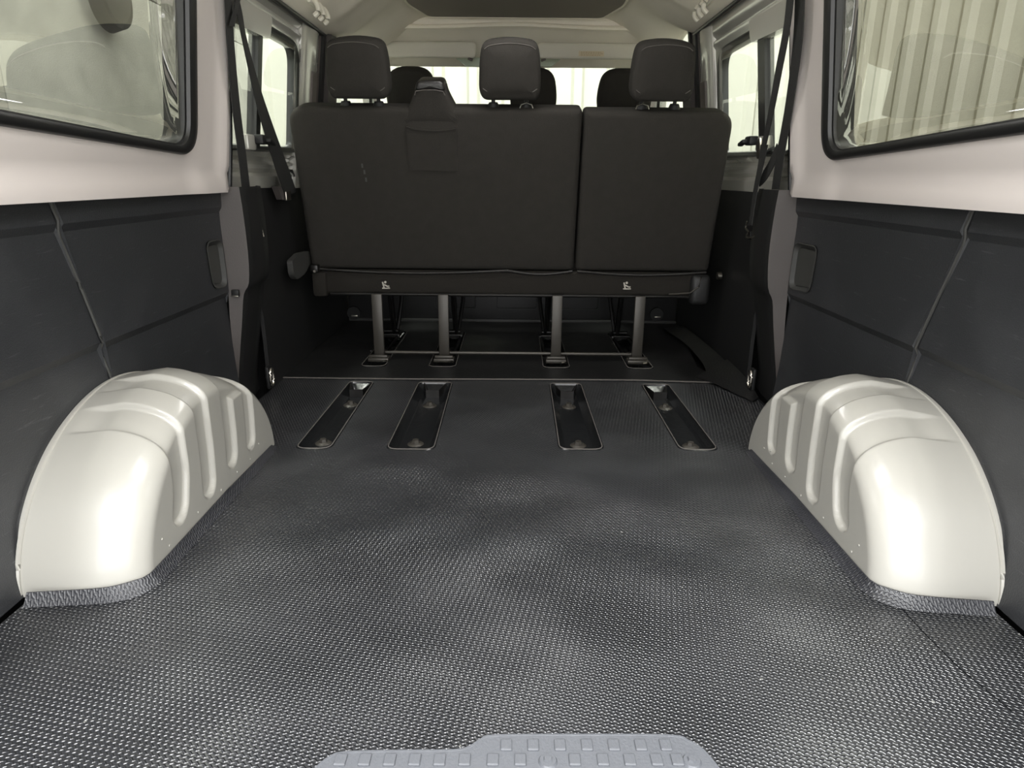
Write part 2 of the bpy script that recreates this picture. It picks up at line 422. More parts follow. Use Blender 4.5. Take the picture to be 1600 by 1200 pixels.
for k in range(5):
    for z0, z1 in ((-.55, 1.725), (1.732, 4.2)):
        box('concrete_panel', (-2.35, -2.19 + k * 1.83 + .9, (z0 + z1) / 2), (.1, 1.823, z1 - z0), M['concrete'], wl, bev=.004)

lp_ = onX(178, -2, -2.2)  # dark round shape of unknown nature outside the left window
lo = thing('wall_lamp', lp_, 'dark round fixture on the concrete wall, seen at the top of the left rear window', 'lamp')
bm = bmesh.new(); add_cyl(bm, lp_ + Vector((-.05, 0, 0)), lp_ + Vector((.02, 0, 0)), .17, .15, 28); bm_obj('fixture_housing', bm, M['dark'], lo)
bm = bmesh.new(); add_cyl(bm, lp_ + Vector((.02, 0, 0)), lp_ + Vector((.045, 0, 0)), .12, .09, 28); bm_obj('fixture_face', bm, M['handle'], lo)

# ================================================================== VAN FLOOR
WELLS = [(-.568, -.478, 1.635), (-.328, -.205, 1.635), (.128, .243, 1.645), (.448, .548, 1.65)]
EDGE = 2.262
floor = box('floor', (0, 2.0, -.055), (1.80, 4.4, .02), M['dark'], bev=0); floor['kind'] = 'structure'
rmat = thing('rubber_load_mat', (0, .6, 0), 'textured black rubber mat over the load floor between the wheel arches', 'mat')
XA = .632
def flat(z0): return lambda u, v, d: Vector((u, v, z0 - d))
arch_plan_r = [(.812, .966), (.752, .972), (.70, .978), (.672, .985), (.648, 1.0), (.636, 1.02), (XA, 1.05)]
right_edge = [(.812, .30), (.813, .90)] + arch_plan_r + [(XA, 1.62), (.655, 1.665), (.70, 1.70), (.80, 1.72), (.80, 2.08), (.775, 2.20), (.765, EDGE + .03)]
left_edge = [(-x, y) for x, y in right_edge[:-4]] + [(-.806, 1.72), (-.806, EDGE + .03)]
outline = right_edge + left_edge[::-1]
def well_out(x0, x1, y0, y1, g=0): return rquad([(x0 - g, y0 - g), (x1 + g, y0 - g), (x1 + g - .004, y1 + g), (x0 - g + .004, y1 + g)], [.03, .03, .02, .02], 5)
cut = [onZ(1394, 934), onZ(1440, 985), onZ(1500, 1045), onZ(1582, 1112)]
cutp = [(p.x - .0011, p.y) for p in cut] + [(p.x + .0011, p.y + .001) for p in reversed(cut)]
cutp[0] = (cutp[0][0] - .0, min(cutp[0][1], .972)); cutp[-1] = (cutp[-1][0], min(cutp[-1][1], .972))
sheet('mat_sheet', outline, [well_out(a, b, c, 2.235) for a, b, c in WELLS] + [cutp], flat(0), .004, M['mat'], rmat, step=0)
def well(parent, x0, x1, y0, y1, zt, depth, bolts):
    top = well_out(x0, x1, y0, y1); rim = well_out(x0, x1, y0, y1, .004); bot = well_out(x0 + .016, x1 - .016, y0 + .02, y1 - .03)
    n = len(top); vs = [Vector((p[0], p[1], zt + .0005)) for p in rim] + [Vector((p[0], p[1], zt + .003)) for p in top] + [Vector((p[0] * .92 + q[0] * .08, p[1] * .92 + q[1] * .08, zt - .004)) for p, q in zip(top, bot)] \
        + [Vector((p[0], p[1], zt - depth + .003)) for p in bot] + [Vector((p[0] * .9 + (x0 + x1) / 2 * .1, p[1], zt - depth)) for p in bot]
    fs = []
    for a in range(4):
        for i in range(n): j = (i + 1) % n; fs.append((a * n + i, a * n + j, (a + 1) * n + j, (a + 1) * n + i))
    fs.append(tuple(range(4 * n, 5 * n)))
    o = mesh_from('anchor_recess', vs, fs, M['well'], parent, 35)
    bm_obj('worn_lit_rim', tube_bm([(p[0], p[1], zt + .0025) for p in top], .0014, 6, True), M['fabric_edge'], o)  # worn edge in paler grey, the rim highlight put into its colour
    cx = (x0 + x1) / 2
    for by in bolts:
        bm = bmesh.new(); add_cyl(bm, (cx, by, zt - depth), (cx, by, zt - depth + .004), .023, .018, 20); add_cyl(bm, (cx, by, zt - depth + .004), (cx, by, zt - depth + .013), .012, .009, 6)
        b = bm_obj('bolt', bm, M['steel'], o)
    return o
for (a, b, c) in WELLS:
    o = well(rmat, a, b, c, 2.235, 0, .024, (1.735, 2.06))
    cx = (a + b) / 2                                            # moulded tapered socket at the far end
    vs = []; top = [(-.036, 2.228), (-.020, 2.150), (.020, 2.150), (.036, 2.228)]
    tp = [Vector((cx + x, y, .001)) for x, y in top]; bt = [Vector((cx + x * .6, y + .012 if y < 2.2 else y, -.022)) for x, y in top]
    mesh_from('socket', [*tp, *bt, *[Vector((cx + x * 1.1, y - (.006 if y < 2.2 else 0), .002)) for x, y in top], *[Vector((cx + x * 1.1, y - (.006 if y < 2.2 else 0), -.026)) for x, y in top]],
              [(0, 1, 5, 4), (1, 2, 6, 5), (2, 3, 7, 6), (4, 5, 6, 7), (8, 9, 1, 0), (9, 10, 2, 1), (10, 11, 3, 2), (8, 9, 13, 12), (9, 10, 14, 13), (10, 11, 15, 14)], M['bsteel'], o, 30)
# upturned lip of the mat around each arch
def arch_plan(s, grow):
    pts = [(.806, .960), (.752, .966), (.70, .972), (.668, .980), (.642, .997), (.628, 1.018), (.624, 1.06), (.624, 1.3), (.624, 1.60), (.634, 1.655)]
    return [Vector((s * (x + grow * (.0 if i < 2 else 1)), y + grow * (1 if i < 5 else 0), 0)) for i, (x, y) in enumerate(pts)]
for s in (-1, 1):
    a = smooth_path(arch_plan(s, -.010), 6); b = smooth_path(arch_plan(s, .004), 6); c = smooth_path(arch_plan(s, .006), 6)
    vs = []; fs = []; n = len(a)
    for i in range(n):
        hgt = .020 if i < n - 12 else .020 * (n - 1 - i) / 12 + .002
        mid = a[i].lerp(b[i], .55)
        vs += [a[i] + Vector((0, 0, .0005)), mid + Vector((0, 0, hgt * .45)), b[i] + Vector((0, 0, hgt)), c[i] + Vector((0, 0, hgt)), c[i] + Vector((0, 0, -.002))]
    for i in range(n - 1):
        for k in range(4): fs.append((i * 5 + k, i * 5 + k + 1, i * 5 + 5 + k + 1, i * 5 + 5 + k))
    mesh_from('upturned_lip', vs, fs, M['lip'], rmat, 50)

fmat = thing('rubber_cabin_mat', (0, EDGE, 0), 'smooth black rubber mat under the rear bench seat', 'mat')
FW = [(-.565, -.475, 2.41), (-.312, -.212, 2.41), (.116, .216, 2.41), (.432, .528, 2.41)]
fout = [(-.806, EDGE + .004), (-.4, EDGE), (0, EDGE + .008), (.4, EDGE + .012), (.52, EDGE + .004), (.715, EDGE - .008), (.735, EDGE + .05), (.70, 2.45), (.74, 2.75), (.80, 3.0), (.80, 3.235), (-.80, 3.235)]
sheet('mat_sheet', fout, [well_out(a, b, c, 3.0) for a, b, c in FW], flat(.007), .005, M['mat2'], fmat)
ribbon('lit_edge', [(x, y - .0015, .0078) for x, y in fout[:6]], [(x, y - .0015, .0035) for x, y in fout[:6]], .0015, M['fabric_edge'], fmat)  # pale strip: light caught by the mat edge, put into colour
for (a, b, c) in FW: well(fmat, a, b, c, 3.0, .007, .022, (2.70,))
# curled border flap on the right side of the cabin mat
lmp = thing('loose_mat_strip', (.76, 2.4, 0), 'loose curled strip of black rubber matting along the right wall beside the bench legs', 'mat')
ribbon('curled_border', [(.70, 2.33, .012), (.72, 2.45, .02), (.73, 2.75, .02), (.70, 3.05, .02)], [(.775, 2.33, .022), (.80, 2.45, .032), (.80, 2.75, .034), (.79, 3.05, .034)], .004, M['mat2'], lmp)
fl = ribbon('mat_flap', [(.655, 2.30, .010), (.70, 2.22, .012), (.745, 2.12, .006), (.775, 2.05, .004)], [(.80, 2.42, .045), (.80, 2.30, .042), (.803, 2.17, .03), (.803, 2.08, .006)], .004, M['mat2'], lmp)

# ================================================================== WHEEL ARCHES
def wheel_arch(s, label):
    Yc, L, Ht, n1 = 1.335, .355, .300, 1.85
    NS, NR, NI = 400, 22, 60
    vs = []; fs = []; Xw = .84; Rr = .105
    CH = [(1.148, 1.206, .050), (1.262, 1.318, .042), (1.384, 1.438, .056), (1.498, 1.548, .052)]
    rows = []
    def ends(Y): return Y
    for i in range(NS + 1):
        a = PI * i / NS
        cy, sz = math.cos(a), math.sin(a)
        uy = -math.copysign(abs(cy) ** (2 / n1), cy); uz = abs(sz) ** (2 / n1)
        row = []
        for k in range(8): row.append((Xw - (Xw - (XA + Rr)) * k / 8, uy, uz, 0.))
        for k in range(NR + 1):
            t = PI / 2 * k / NR; row.append((XA + Rr - Rr * math.sin(t), uy, uz, 1 - math.cos(t)))
        rows.append(row)
    P = []
    for row in rows:
        pr = []
        for (x, uy, uz, t) in row:
            Lr = L - (.060 if uy < 0 else .028) * t; h = Ht - .008 * max(0, 1 - (x - XA) / .2) - (Xw - x < .1) * 0 - .085 * t * .62 - (.0 if x < .74 else (x - .74) * .22)
            pr.append(Vector((x, Yc + uy * Lr, uz * h)))
        e = pr[-1]
        for k in range(1, NI + 1):
            z = e.z * (1 - k / NI); pr.append(Vector((XA - .0 + .004 * (z / .3 - 1) * 0, e.y, z)))
        P.append(pr)
    nc = len(P[0])
    def smst(x): x = min(1, max(0, x)); return x * x * (3 - 2 * x)
    out = []
    for i in range(NS + 1):
        for j in range(nc):
            p = P[i][j]
            a = P[min(i + 1, NS)][j] - P[max(i - 1, 0)][j]; b = P[i][min(j + 1, nc - 1)] - P[i][max(j - 1, 0)]
            nn = a.cross(b)
            if nn.length < 1e-9: nn = Vector((-1, 0, 0))
            nn.normalize()
            if nn.x > 0 and nn.z < 0 or (nn.x > .3): nn = -nn
            d = 0
            face = p.x < XA + .03
            zz_ = p.z if face else 9
            ln = -.030 * smst((.15 - zz_) / .12)
            def chan(y0, y1, ze):
                yc = (y0 + y1) / 2 + ln * (.9 if y0 < 1.2 else .3); hw = (y1 - y0) / 2; zt = ze + hw
                rr = math.hypot(p.y - yc, max(0, zt - zz_)) if zz_ < zt else abs(p.y - yc)
                return hw - rr
            v1, v2, v3, v4 = (chan(*c_) for c_ in CH)
            wide = min(p.y - 1.384, 1.548 - p.y, (zz_ - .205))               # the last two channels join above the island
            sd = max(v1, v2, v3, v4, wide if not face or zz_ > .19 else -1)
            d = .011 * smst(sd / .008 + .5) * smst((Xw - .02 - p.x) / .06)
            q = p - nn * d
            q.z = max(q.z, 0); out.append(Vector((s * q.x, q.y, q.z)))
    for i in range(NS):
        for j in range(nc - 1):
            a = i * nc + j; fs.append((a, a + 1, a + nc + 1, a + nc))
    root = thing('wheel_arch', (s * .72, Yc, 0), label, 'wheel arch')
    mesh_from('arch_shell', out, fs, M['arch'], root, 80)
    # flange along the wall and a few spot welds
    fp = []
    for i in range(0, NS + 1, 5):
        p = P[i][0]; fp.append(Vector((s * .829, p.y + (p.y - Yc) * .005, p.z * 1.0 + .001)))
    bm = tube_bm(fp, .004, 6); bm_obj('flange', bm, M['arch'], root)
    rnd = random.Random(3 + s)
    bm = bmesh.new()
    for (y, z) in ((1.10, .03), (1.22, .035), (1.33, .03), (1.42, .032), (1.50, .03), (1.56, .045), (1.08, .055), (1.52, .055)):
        add_cyl(bm, (s * (XA + .001), y, z), (s * (XA - .0012), y, z), .0035, .002, 8)
    bm_obj('spot_weld', bm, M['arch'], root)['kind'] = 'stuff'
    return root
wheel_arch(-1, 'cream enamelled wheel arch on the left, pressed channels over its top')
wheel_arch(1, 'cream enamelled wheel arch on the right, pressed channels over its top')

# ================================================================== SIDES
def side3(s, base=None):
    return lambda u, v, d: Vector((s * (WX(v) + d), u, v))
def TX(z):
    P = [(-.1, .814), (.0, .819), (.12, .831), (.345, .838), (.362, .826), (.585, .829), (.600, .819), (.66, .817)]
    for i in range(len(P) - 1):
        if z <= P[i + 1][0] or i == len(P) - 2:
            t = (z - P[i][0]) / (P[i + 1][0] - P[i][0]); return P[i][1] + (P[i + 1][1] - P[i][1]) * min(1, max(0, t))
def trim_map(s, off=0):
    return lambda u, v, d: Vector((s * (TX(v) + off + d), u, v))

def side(s):
    L = s < 0; nm = 'left' if L else 'right'
    q = lambda x, y, off=0: onW(x, y, s, off)
    Y1 = 1.745 if L else 1.80                         # front edge of the rear quarter window gasket
    dB = 1.965 if L else 2.02                          # rear edge of the sliding-door opening
    wY0, wY1 = (1.985, 2.61) if L else (2.05, 2.77)    # sliding door window gasket
    zt = 1.128 if L else 1.145
    B0, B1 = (2.61, 2.81) if L else (2.80, 2.97)
    ztop = 1.20 if L else 1.245
    # ---- window outlines (u=Y, v=Z)
    o1 = rquad([(.30, .79), (Y1 + .012, .728 if L else .73), (Y1, 1.24), (.30, 1.24)], [.08, .085, .12, .10], 10)
    i1 = rquad([(.345, .815), (Y1 - .042, .753 if L else .756), (Y1 - .052, 1.205), (.345, 1.205)], [.06, .06, .09, .08], 10)
    o2 = rquad([(wY0, .752), (wY1 + .02, .765), (wY1 - .02, zt), (wY0, zt)], [.03, .03, .08, .03], 8)
    i2 = rquad([(wY0 + .03, .772), (wY1 - .012, .785), (wY1 - .035, zt - .022), (wY0 + .03, zt - .022)], [.02, .02, .06, .02], 8)
    f0 = B1 + .10
    f0 -= .03; o3 = rquad([(f0, .80), (3.98, .84), (3.62, 1.315), (f0 + .02, 1.31)], [.03, .03, .06, .05], 6)
    i3 = rquad([(f0 + .03, .825), (3.91, .86), (3.60, 1.295), (f0 + .045, 1.29)], [.03, .03, .05, .04], 6)
    # ---- white painted rear body side, with a pressed ledge under the glass
    wall = thing('wall_' + nm, (s * .8, 1.0, 0), 'painted inner body side of the van on the ' + nm, 'wall'); wall['kind'] = 'structure'
    def sm(x): x = min(1, max(0, x)); return x * x * (3 - 2 * x)
    def rear_map(u, v, d):
        off = 0
        off += .009 * sm((.735 - .008 * u - v) / .02) * sm((1.80 - u) / .10) - .014 * sm((.680 - v) / .016)   # pressed ledge and lower flange
        off += .014 * sm((u - (dB - .10)) / .06) * (-1) * sm((v - .66) / .05)      # rounded door post
        off += .05 * sm((u - (dB - .028)) / .03)
        return Vector((s * (WX(v) + off + d), u, v))
    sheet('body_panel', [(-.1, .640), (dB, .640), (dB, ztop + .04), (-.1, ztop + .04)], [o1], rear_map, .03, M['paint'], wall, step=.02, smooth=60)
    def door_map(u, v, d):
        off = .022
        for z0, z1, a in ((.655, .690, 0), (.690, .705, .016), (.705, .728, .004), (.728, .745, .018)):
            if z0 <= v < z1: off += a
        off += -.008 * sm((v - zt - .012) / .006) + .012 * sm((v - zt - .030) / .006) - .014 * sm((v - zt - .050) / .006)
        return Vector((s * (WX(v) + off + d), u, v))
    sheet('door_frame_panel', [(dB, .640), (B0, .640), (B0, ztop + .04), (dB, ztop + .04)], [o2], door_map, .03, M['paintg'], wall, step=.012, smooth=35)
    def post_map(u, v, d):
        t = (u - B0) / (B1 - B0); return Vector((s * (WX(v) + .014 - .020 * math.sin(PI * min(1, max(0, t))) ** .5 + d), u, v))
    post = sheet('door_post', [(B0, .640), (B1, .640), (B1, ztop + .03), (B0, ztop + .03)], [], post_map, .04, M['paintg'], wall, step=.02, smooth=50)
    sheet('front_door_panel', [(B1, .30), (4.3, .30), (4.3, .86), (3.66, 1.34), (B1, 1.34)], [o3], side3(s), .05, M['inset'], wall)
    sheet('outer_skin', [(-.1, -.06), (4.3, -.06), (4.3, .66), (-.1, .66)], [], lambda u, v, d: Vector((s * (.862 + d), u, v)), .02, M['dark'], wall)
    pu, pv = (B0 + .075, .93) if L else (B0 + .05, .93)
    ribbon('post_inset', [post_map(pu, .80, -.003), post_map(pu, 1.05, -.003)], [post_map(pu + .06, .80, -.003), post_map(pu + .06, 1.05, -.003)], .006, M['inset'], wall)
    ribbon('pillar_gasket', [post_map(B1, .66, -.012), post_map(B1, ztop + .02, -.012)], [post_map(B1 + .03, .66, -.014), post_map(B1 + .03, ztop + .02, -.014)], .02, M['seal'], wall)
    ribbon('front_pillar_trim', [side3(s)(B1 + .03, .66, -.02), side3(s)(B1 + .03, 1.2, -.02)], [side3(s)(B1 + .12, .66, -.03), side3(s)(B1 + .12, 1.2, -.03)], .02, M['grey'], wall)
    # ---- gaskets and glass
    n = 1 if L else 2
    def curved(hw, ym, c):
        def f(u, v, d):
            if c < .01: return Vector((s * (WX(v) + .012 + c * (.45 - ((u - ym) / hw) ** 2) + d), u, v))
            e = min(u - .33, Y1 - .03 - u, v - .745, 1.22 - v); t = sm(e / .055)
            m_ = .800 + .012 * (v - .75) - .30 * (v - .89) ** 2 + max(c * (.52 - ((u - ym) / hw) ** 2), -.005)
            return Vector((s * ((WX(v) + .002) * (1 - t) + m_ * t + d), u, v))
        return f
    wn = thing('window_%d' % n, (s * .78, 1.0, .75), 'tinted rear quarter window on the %s in a thick black rubber gasket' % nm, 'window'); wn['kind'] = 'structure'
    ring('gasket', o1, i1, side3(s), [(0, -.006), (0, .004), (.12, .010), (.5, .013), (.8, .009), (.86, .001), (1, .0), (1, -.05)], M['seal'], wn)
    sheet('pane', rquad([(.33, .80), (Y1 - .03, .742), (Y1 - .035, 1.22), (.33, 1.22)], .05, 5), [], curved(.85, 1.05, .075), .004, None, wn, step=.018, smooth=180, mats=[M['glass'], M['glass_out']])
    n = 3 if L else 4
    wn = thing('window_%d' % n, (s * .78, 2.3, .76), 'sliding side window on the %s beside the bench' % nm, 'window'); wn['kind'] = 'structure'
    dmap = lambda u, v, d: Vector((s * (WX(v) + .030 + d), u, v))
    ring('gasket', o2, i2, dmap, [(0, -.01), (0, .012), (.3, .018), (.8, .014), (1, 0), (1, -.02)], M['seal'], wn)
    bY = (2.185, 2.215) if L else (2.245, 2.30)
    sheet('pane', [(bY[1] - .01, .765), (wY1 - .01, .775), (wY1 - .03, zt - .01), (bY[1] - .01, zt - .01)], [], curved(.4, 2.35, .006), .004, None, wn, step=.06, smooth=180, mats=[M['cglass'], M['cglass_out']])
    sheet('pane', [(wY0 + .01, .765), (bY[0] + .01, .765), (bY[0] + .01, zt - .01), (wY0 + .01, zt - .01)], [], curved(.4, 2.35, .006), .004, None, wn, step=.06, smooth=180, mats=[M['cglass'], M['cglass_out']])
    # slider frame post and its top housing, latch
    sheet('frame_post', rquad([(bY[0] - .005, .765), (bY[1], .765), (bY[1], zt - .01), (bY[0] - .005, zt - .01)], .01, 3), [], lambda u, v, d: Vector((s * (WX(v) + .006 + d), u, v)), .03, M['seal'], wn)
    sheet('top_housing', rquad([(wY0 - .01, zt - .058), (bY[1] + .035, zt - .050), (bY[1] + .05, zt + .015), (wY0 - .01, zt + .010)], [.004, .02, .02, .004], 5), [], lambda u, v, d: Vector((s * (WX(v) - .004 + d), u, v)), .03, M['paintg'], wn)
    lp = q(402, 218) if L else q(1180, 220)
    ho = box('latch', (s * (abs(lp.x) - .012), lp.y, lp.z), (.03, .055, .028), M['dark'], wn, bev=.006)
    box('latch_lever', (s * (abs(lp.x) - .034), lp.y + .02, lp.z - .006), (.018, .05, .012), M['dark'], ho, rot=Matrix.Rotation(R(-12), 4, 'X'), bev=.004)
    box('latch_plate', (s * (abs(lp.x) + .008), lp.y - .045, lp.z - .01), (.02, .07, .045), M['paintg'], wn, bev=.006)
    n = 5 if L else 6
    wn = thing('window_%d' % n, (s * .78, 3.4, .82), 'front door window on the %s beyond the headrests' % nm, 'window'); wn['kind'] = 'structure'
    ring('gasket', o3, i3, side3(s), [(0, -.01), (0, .008), (1, .008), (1, -.02)], M['seal'], wn)
    sheet('pane', i3, [], side3(s), .004, None, wn, mats=[M['cglass'], M['cglass_out']])
    # ---- rubber weatherstrip round the sliding door opening
    wp = smooth_path([Vector((s * (WX(z) + .004), dB + dy, z)) for z, dy in ((.655, .012), (.75, .012), (.85, .006), (1.0, -.006), (1.10, -.012), (1.2, -.014))], 5)
    st = bm_obj('weatherstrip', tube_bm(wp, .008, 8), M['seal']); tag(st, 'black rubber door weatherstrip running up the %s door post' % nm, 'seal')
    rl = []
    for dz, off, mm, rr, lab in ((.012, .0, 'seal', .008, 'black rubber edging of the roof lining above the %s sliding window' % nm),):
        P_ = [Vector((s * (WX(ztop - .01) - .004), y, ztop - .004)) for y in (.2, 1, 2, B0, B1 + .03)]
        tag(bm_obj('roof_edging', tube_bm(P_, rr, 8), M[mm]), lab, 'edging')

    # ---- lower trim panels
    X = lambda x, y: onX(x, y, s * .83)
    if L: seam = [X(65, 303), X(88, 355), X(125, 445), X(160, 535), X(178, 583)]
    else: seam = [X(1535, 312), X(1510, 370), X(1470, 455), X(1430, 545), X(1410, 600)]
    sm_ = [(p.y, min(p.z, .655)) for p in seam]; sm_[0] = (sm_[0][0], .655)
    last = sm_[-1]; sm_.append((last[0] + .05, .0)); 
    zs = (.12, .345, .362, .585, .600)
    def yseam(z):
        for i in range(len(sm_) - 1):
            (ya, za), (yb, zb) = sm_[i], sm_[i + 1]
            if zb <= z <= za: return ya + (yb - ya) * (za - z) / (za - zb + 1e-9)
        return sm_[-1][0]
    pe = 1.945 if L else 2.015                                    # where the post cover begins
    A = [(-.1, .0)] + [(sm_[-1][0] - .003, 0.)] + [(y - .003, z) for y, z in sm_[::-1][1:]] + [(-.1, .655)]
    lines = [[(-.09, z), (yseam(z) - .005, z)] for z in zs]
    rp = thing('side_trim_panel', (s * .83, .8, 0), 'rear black plastic side panel on the %s, running towards the tailgate' % nm, 'trim panel', 'lower side panels')
    sheet('panel_shell', A, [], trim_map(s, .006), .012, M['plastic'], rp, step=.06, lines=lines, smooth=14)
    bm_obj('seam_highlight', tube_bm([Vector((s * (TX(z) + .003), yseam(z), z)) for z in [.655 - .655 * i / 40 for i in range(41)]], .0032, 6), M['handle'], rp)  # paler tube added for the light catching the seam edge
    # front of the two panels with moulded grip recess
    hc = [X(318, 380), X(345, 372), X(357, 400), X(352, 438), X(330, 436)] if L else [X(1282, 384), X(1262, 377), X(1240, 400), X(1236, 440), X(1262, 440)]
    gy0, gy1 = min(p.y for p in hc), max(p.y for p in hc); gy1 = min(gy1, pe - .012)
    grip_o = rquad([(gy0 + .01, .385), (gy1, .375), (gy1, .515), (gy0, .515)], .03, 5)
    Bp = [(pe, .0), (pe, .655)] + [(y + .002, z) for y, z in sm_]
    lines = [[(yseam(z) + .006, z), (pe - .003, z)] for z in zs]
    fp = thing('side_trim_panel', (s * .83, 1.6, 0), 'black plastic side panel with an oval grip above the %s wheel arch' % nm, 'trim panel', 'lower side panels')
    sheet('panel_shell', Bp, [grip_o], trim_map(s, -.001), .014, M['plastic'], fp, step=.06, lines=lines, smooth=14)
    gi = rquad([(gy0 + .028, .398), (gy1 - .004, .388), (gy1 - .004, .498), (gy0 + .022, .498)], .022, 5)
    ring('grip_rim', grip_o, gi, trim_map(s, -.001), [(0, .003), (.2, .004), (.5, -.006), (1, -.012), (1, -.016)], M['handle'], fp)  # rim in paler grey to carry its edge highlight
    sheet('grip_pad', gi, [], trim_map(s, .008), .006, M['handle'], fp)
    # ---- post cover: strip facing the tailgate, coloured paler for the light it catches, black face forward of it
    if L:
        so = [(351, 292), (357, 340), (363, 394), (364.5, 445), (359, 460), (359, 496), (363, 535), (367, 580), (371, 605)]
        si = [(373.5, 292), (381, 340), (388, 400), (389, 442), (381, 460), (378.6, 496), (376, 535), (373, 580), (371.5, 605)]
    else:
        so = [(1239, 297), (1235, 340), (1229, 400), (1222, 450), (1228, 470), (1227, 500), (1224, 540), (1220, 570), (1217, 600)]
        si = [(1217, 297), (1209, 340), (1201, 400), (1200, 449), (1207, 470), (1208, 500), (1210, 540), (1212, 570), (1214, 600)]
    pc = thing('pillar_cover', (s * .82, pe + .02, 0), 'black plastic door post cover on the %s with an edge strip coloured pale for the light on it' % nm, 'trim panel', 'door post covers')
    O1 = [onY(x, y, pe) for x, y in so]; I1 = [onY(x, y, pe + .012) for x, y in si]
    for p in O1: p.x = s * max(abs(p.x), .828)
    ribbon('edge_strip', O1, I1, .003, M['grey'], pc, k=3)
    vs = []; fs = []
    I2 = smooth_path(I1, 3); I2.append(Vector((I2[-1].x, I2[-1].y, 0)))
    prof = [(0, 0), (.012, -.004), (.03, -.006), (.12, -.002), (.20, .012), (.235, .04)]
    for p in I2:
        for dy, dx in prof: vs.append(Vector((s * (abs(p.x) + dx), p.y + dy, p.z)))
    k = len(prof)
    for i in range(len(I2) - 1):
        for j in range(k - 1): fs.append((i * k + j, i * k + j + 1, i * k + k + j + 1, i * k + k + j))
    mesh_from('cover_face', vs, fs, M['plastic2'], pc, 60)
    cp = onY(368, 458, pe - .004) if L else None
    if L:
        c = box('clip', cp, (.022, .012, .02), M['dark'], pc, bev=.003); box('clip_edge', cp + Vector((0, -.007, -.008)), (.02, .004, .004), M['chrome'], c, bev=.001)
    # silver lashing eye low on the cover
    dp = Vector((s * .795, 2.105 if L else 2.13, .055))
    de = thing('lashing_eye', dp, 'small bright metal lashing eye low on the %s door post cover' % nm, 'tie-down', 'lashing eyes')
    bm = bmesh.new(); add_box(bm, dp, (.012, .035, .075), None, .005); bm_obj('eye_plate', bm, M['dark'], de)
    bm_obj('eye_ring', tube_bm([dp + Vector((-s * .009, .013 * math.cos(t), .028 * math.sin(t))) for t in [2 * PI * i / 20 for i in range(20)]], .0045, 8, True), M['chrome'], de)
    # forward lower panel beside the bench
    y0 = pe + .20
    fl_ = sheet('side_trim_panel', [(y0, 0), (3.24, 0), (3.24, .60), (B1, .645), (y0, .645)], [], lambda u, v, d: Vector((s * (.806 + .022 * (v < .30) * 0 + .014 * sm((v - .2) / .2) + d), u, v)), .012, M['plastic2'], None, step=.08, smooth=30)
    tag(fl_, 'matt black lower door panel beside the bench seat on the ' + nm, 'trim panel', 'lower door panels')

side(-1); side(1)
# details of the left post cover
tr = thing('trim_clip', (-.765, 2.09, .50), 'tiny pale triangular clip on the left post cover', 'clip')
p = onX(408, 363, -.768); mesh_from('clip_face', [p + Vector((.004, 0, .018)), p + Vector((.004, .012, -.014)), p + Vector((.004, -.016, -.012)), p + Vector((-.008, 0, .018)), p + Vector((-.008, .012, -.014)), p + Vector((-.008, -.016, -.012))],
          [(0, 1, 2), (3, 5, 4), (0, 3, 4, 1), (1, 4, 5, 2), (2, 5, 3, 0)], M['visor'], tr)
# grey rounded cap hanging by the left of the bench
pc_ = [onX(x, y, -.785) for x, y in ((450, 408), (462, 396), (478, 392), (480, 410), (470, 428), (458, 437), (453, 430))]
cap = sheet('belt_anchor_cap', rquad([(v.y, v.z) for v in pc_], .012, 4), [], lambda u, v, d: Vector((-.790 + d, u, v)), .02, M['handle'], None)
tag(cap, 'dark grey rounded belt anchor cap between bench and left door', 'cap')

# ================================================================== ROOF LINING
ceil = thing('ceiling', (0, 2, 1.36), 'beige moulded roof lining of the van', 'ceiling'); ceil['kind'] = 'structure'
def smf(x): x = min(1, max(0, x)); return x * x * (3 - 2 * x)
def headliner():
    vs = []; fs = []; NX, NY = 72, 110
    for j in range(NY + 1):
        y = .15 + (3.46 - .15) * j / NY
        for i in range(NX + 1):
            t = -1 + 2 * i / NX
            zl = 1.195 + (.045 if t > 0 else 0) * 1.0 
            zl += (.045 if t < 0 else .035) * smf((y - 2.98) / .15)
            x = .735 * math.copysign(1 - (1 - abs(t)) ** 1.15, t)
            u = abs(x) / .735
            z = 1.385 - (1.385 - zl) * smf((u - .52) / .50) ** 1.1
            # cross bows pressed into the lining
            z -= .016 * math.exp(-((y - 2.72) / .05) ** 2) * smf((.95 - u) / .2)
            z -= .05 * smf((y - 3.18) / .2) * smf((u - .55) / .25) * .6
            # recess for the roof panel
            z += .012 * smf((.47 - abs(x)) / .02) * smf((3.40 - y) / .02) * smf((y - 1.9) / .02)
            vs.append(Vector((x, y, z)))
    n = len(vs); vs += [v + Vector((0, 0, .03)) for v in vs]
    for j in range(NY):
        for i in range(NX): a = j * (NX + 1) + i; fs.append((a, a + 1, a + NX + 2, a + NX + 1)); fs.append((n + a, n + a + NX + 1, n + a + NX + 2, n + a + 1))
    mesh_from('lining_shell', vs, fs, M['liner'], ceil, 60)
headliner()
box('roof_skin', (0, 1.85, 1.46), (1.56, 3.5, .02), M['paint'], ceil, bev=0)
for s in (-1, 1): box('roof_rail', (s * .76, 1.55, 1.35), (.04, 2.9, .22), M['paint'], ceil, bev=0)
pan = rquad([(-.41, 1.95), (.41, 1.95), (.445, 3.12), (.385, 3.36), (-.385, 3.36), (-.445, 3.12)], [.05, .05, .05, .03, .03, .05], 5)
rp_ = sheet('roof_panel', pan, [], lambda u, v, d: Vector((u, v, 1.368 + d)), .02, M['linerd'], ceil)
bm = tube_bm([(x * 1.012, 2.6 + (y - 2.6) * 1.01, 1.372) for x, y in pan], .007, 6, True); bm_obj('panel_rim', bm, M['rim'], ceil)
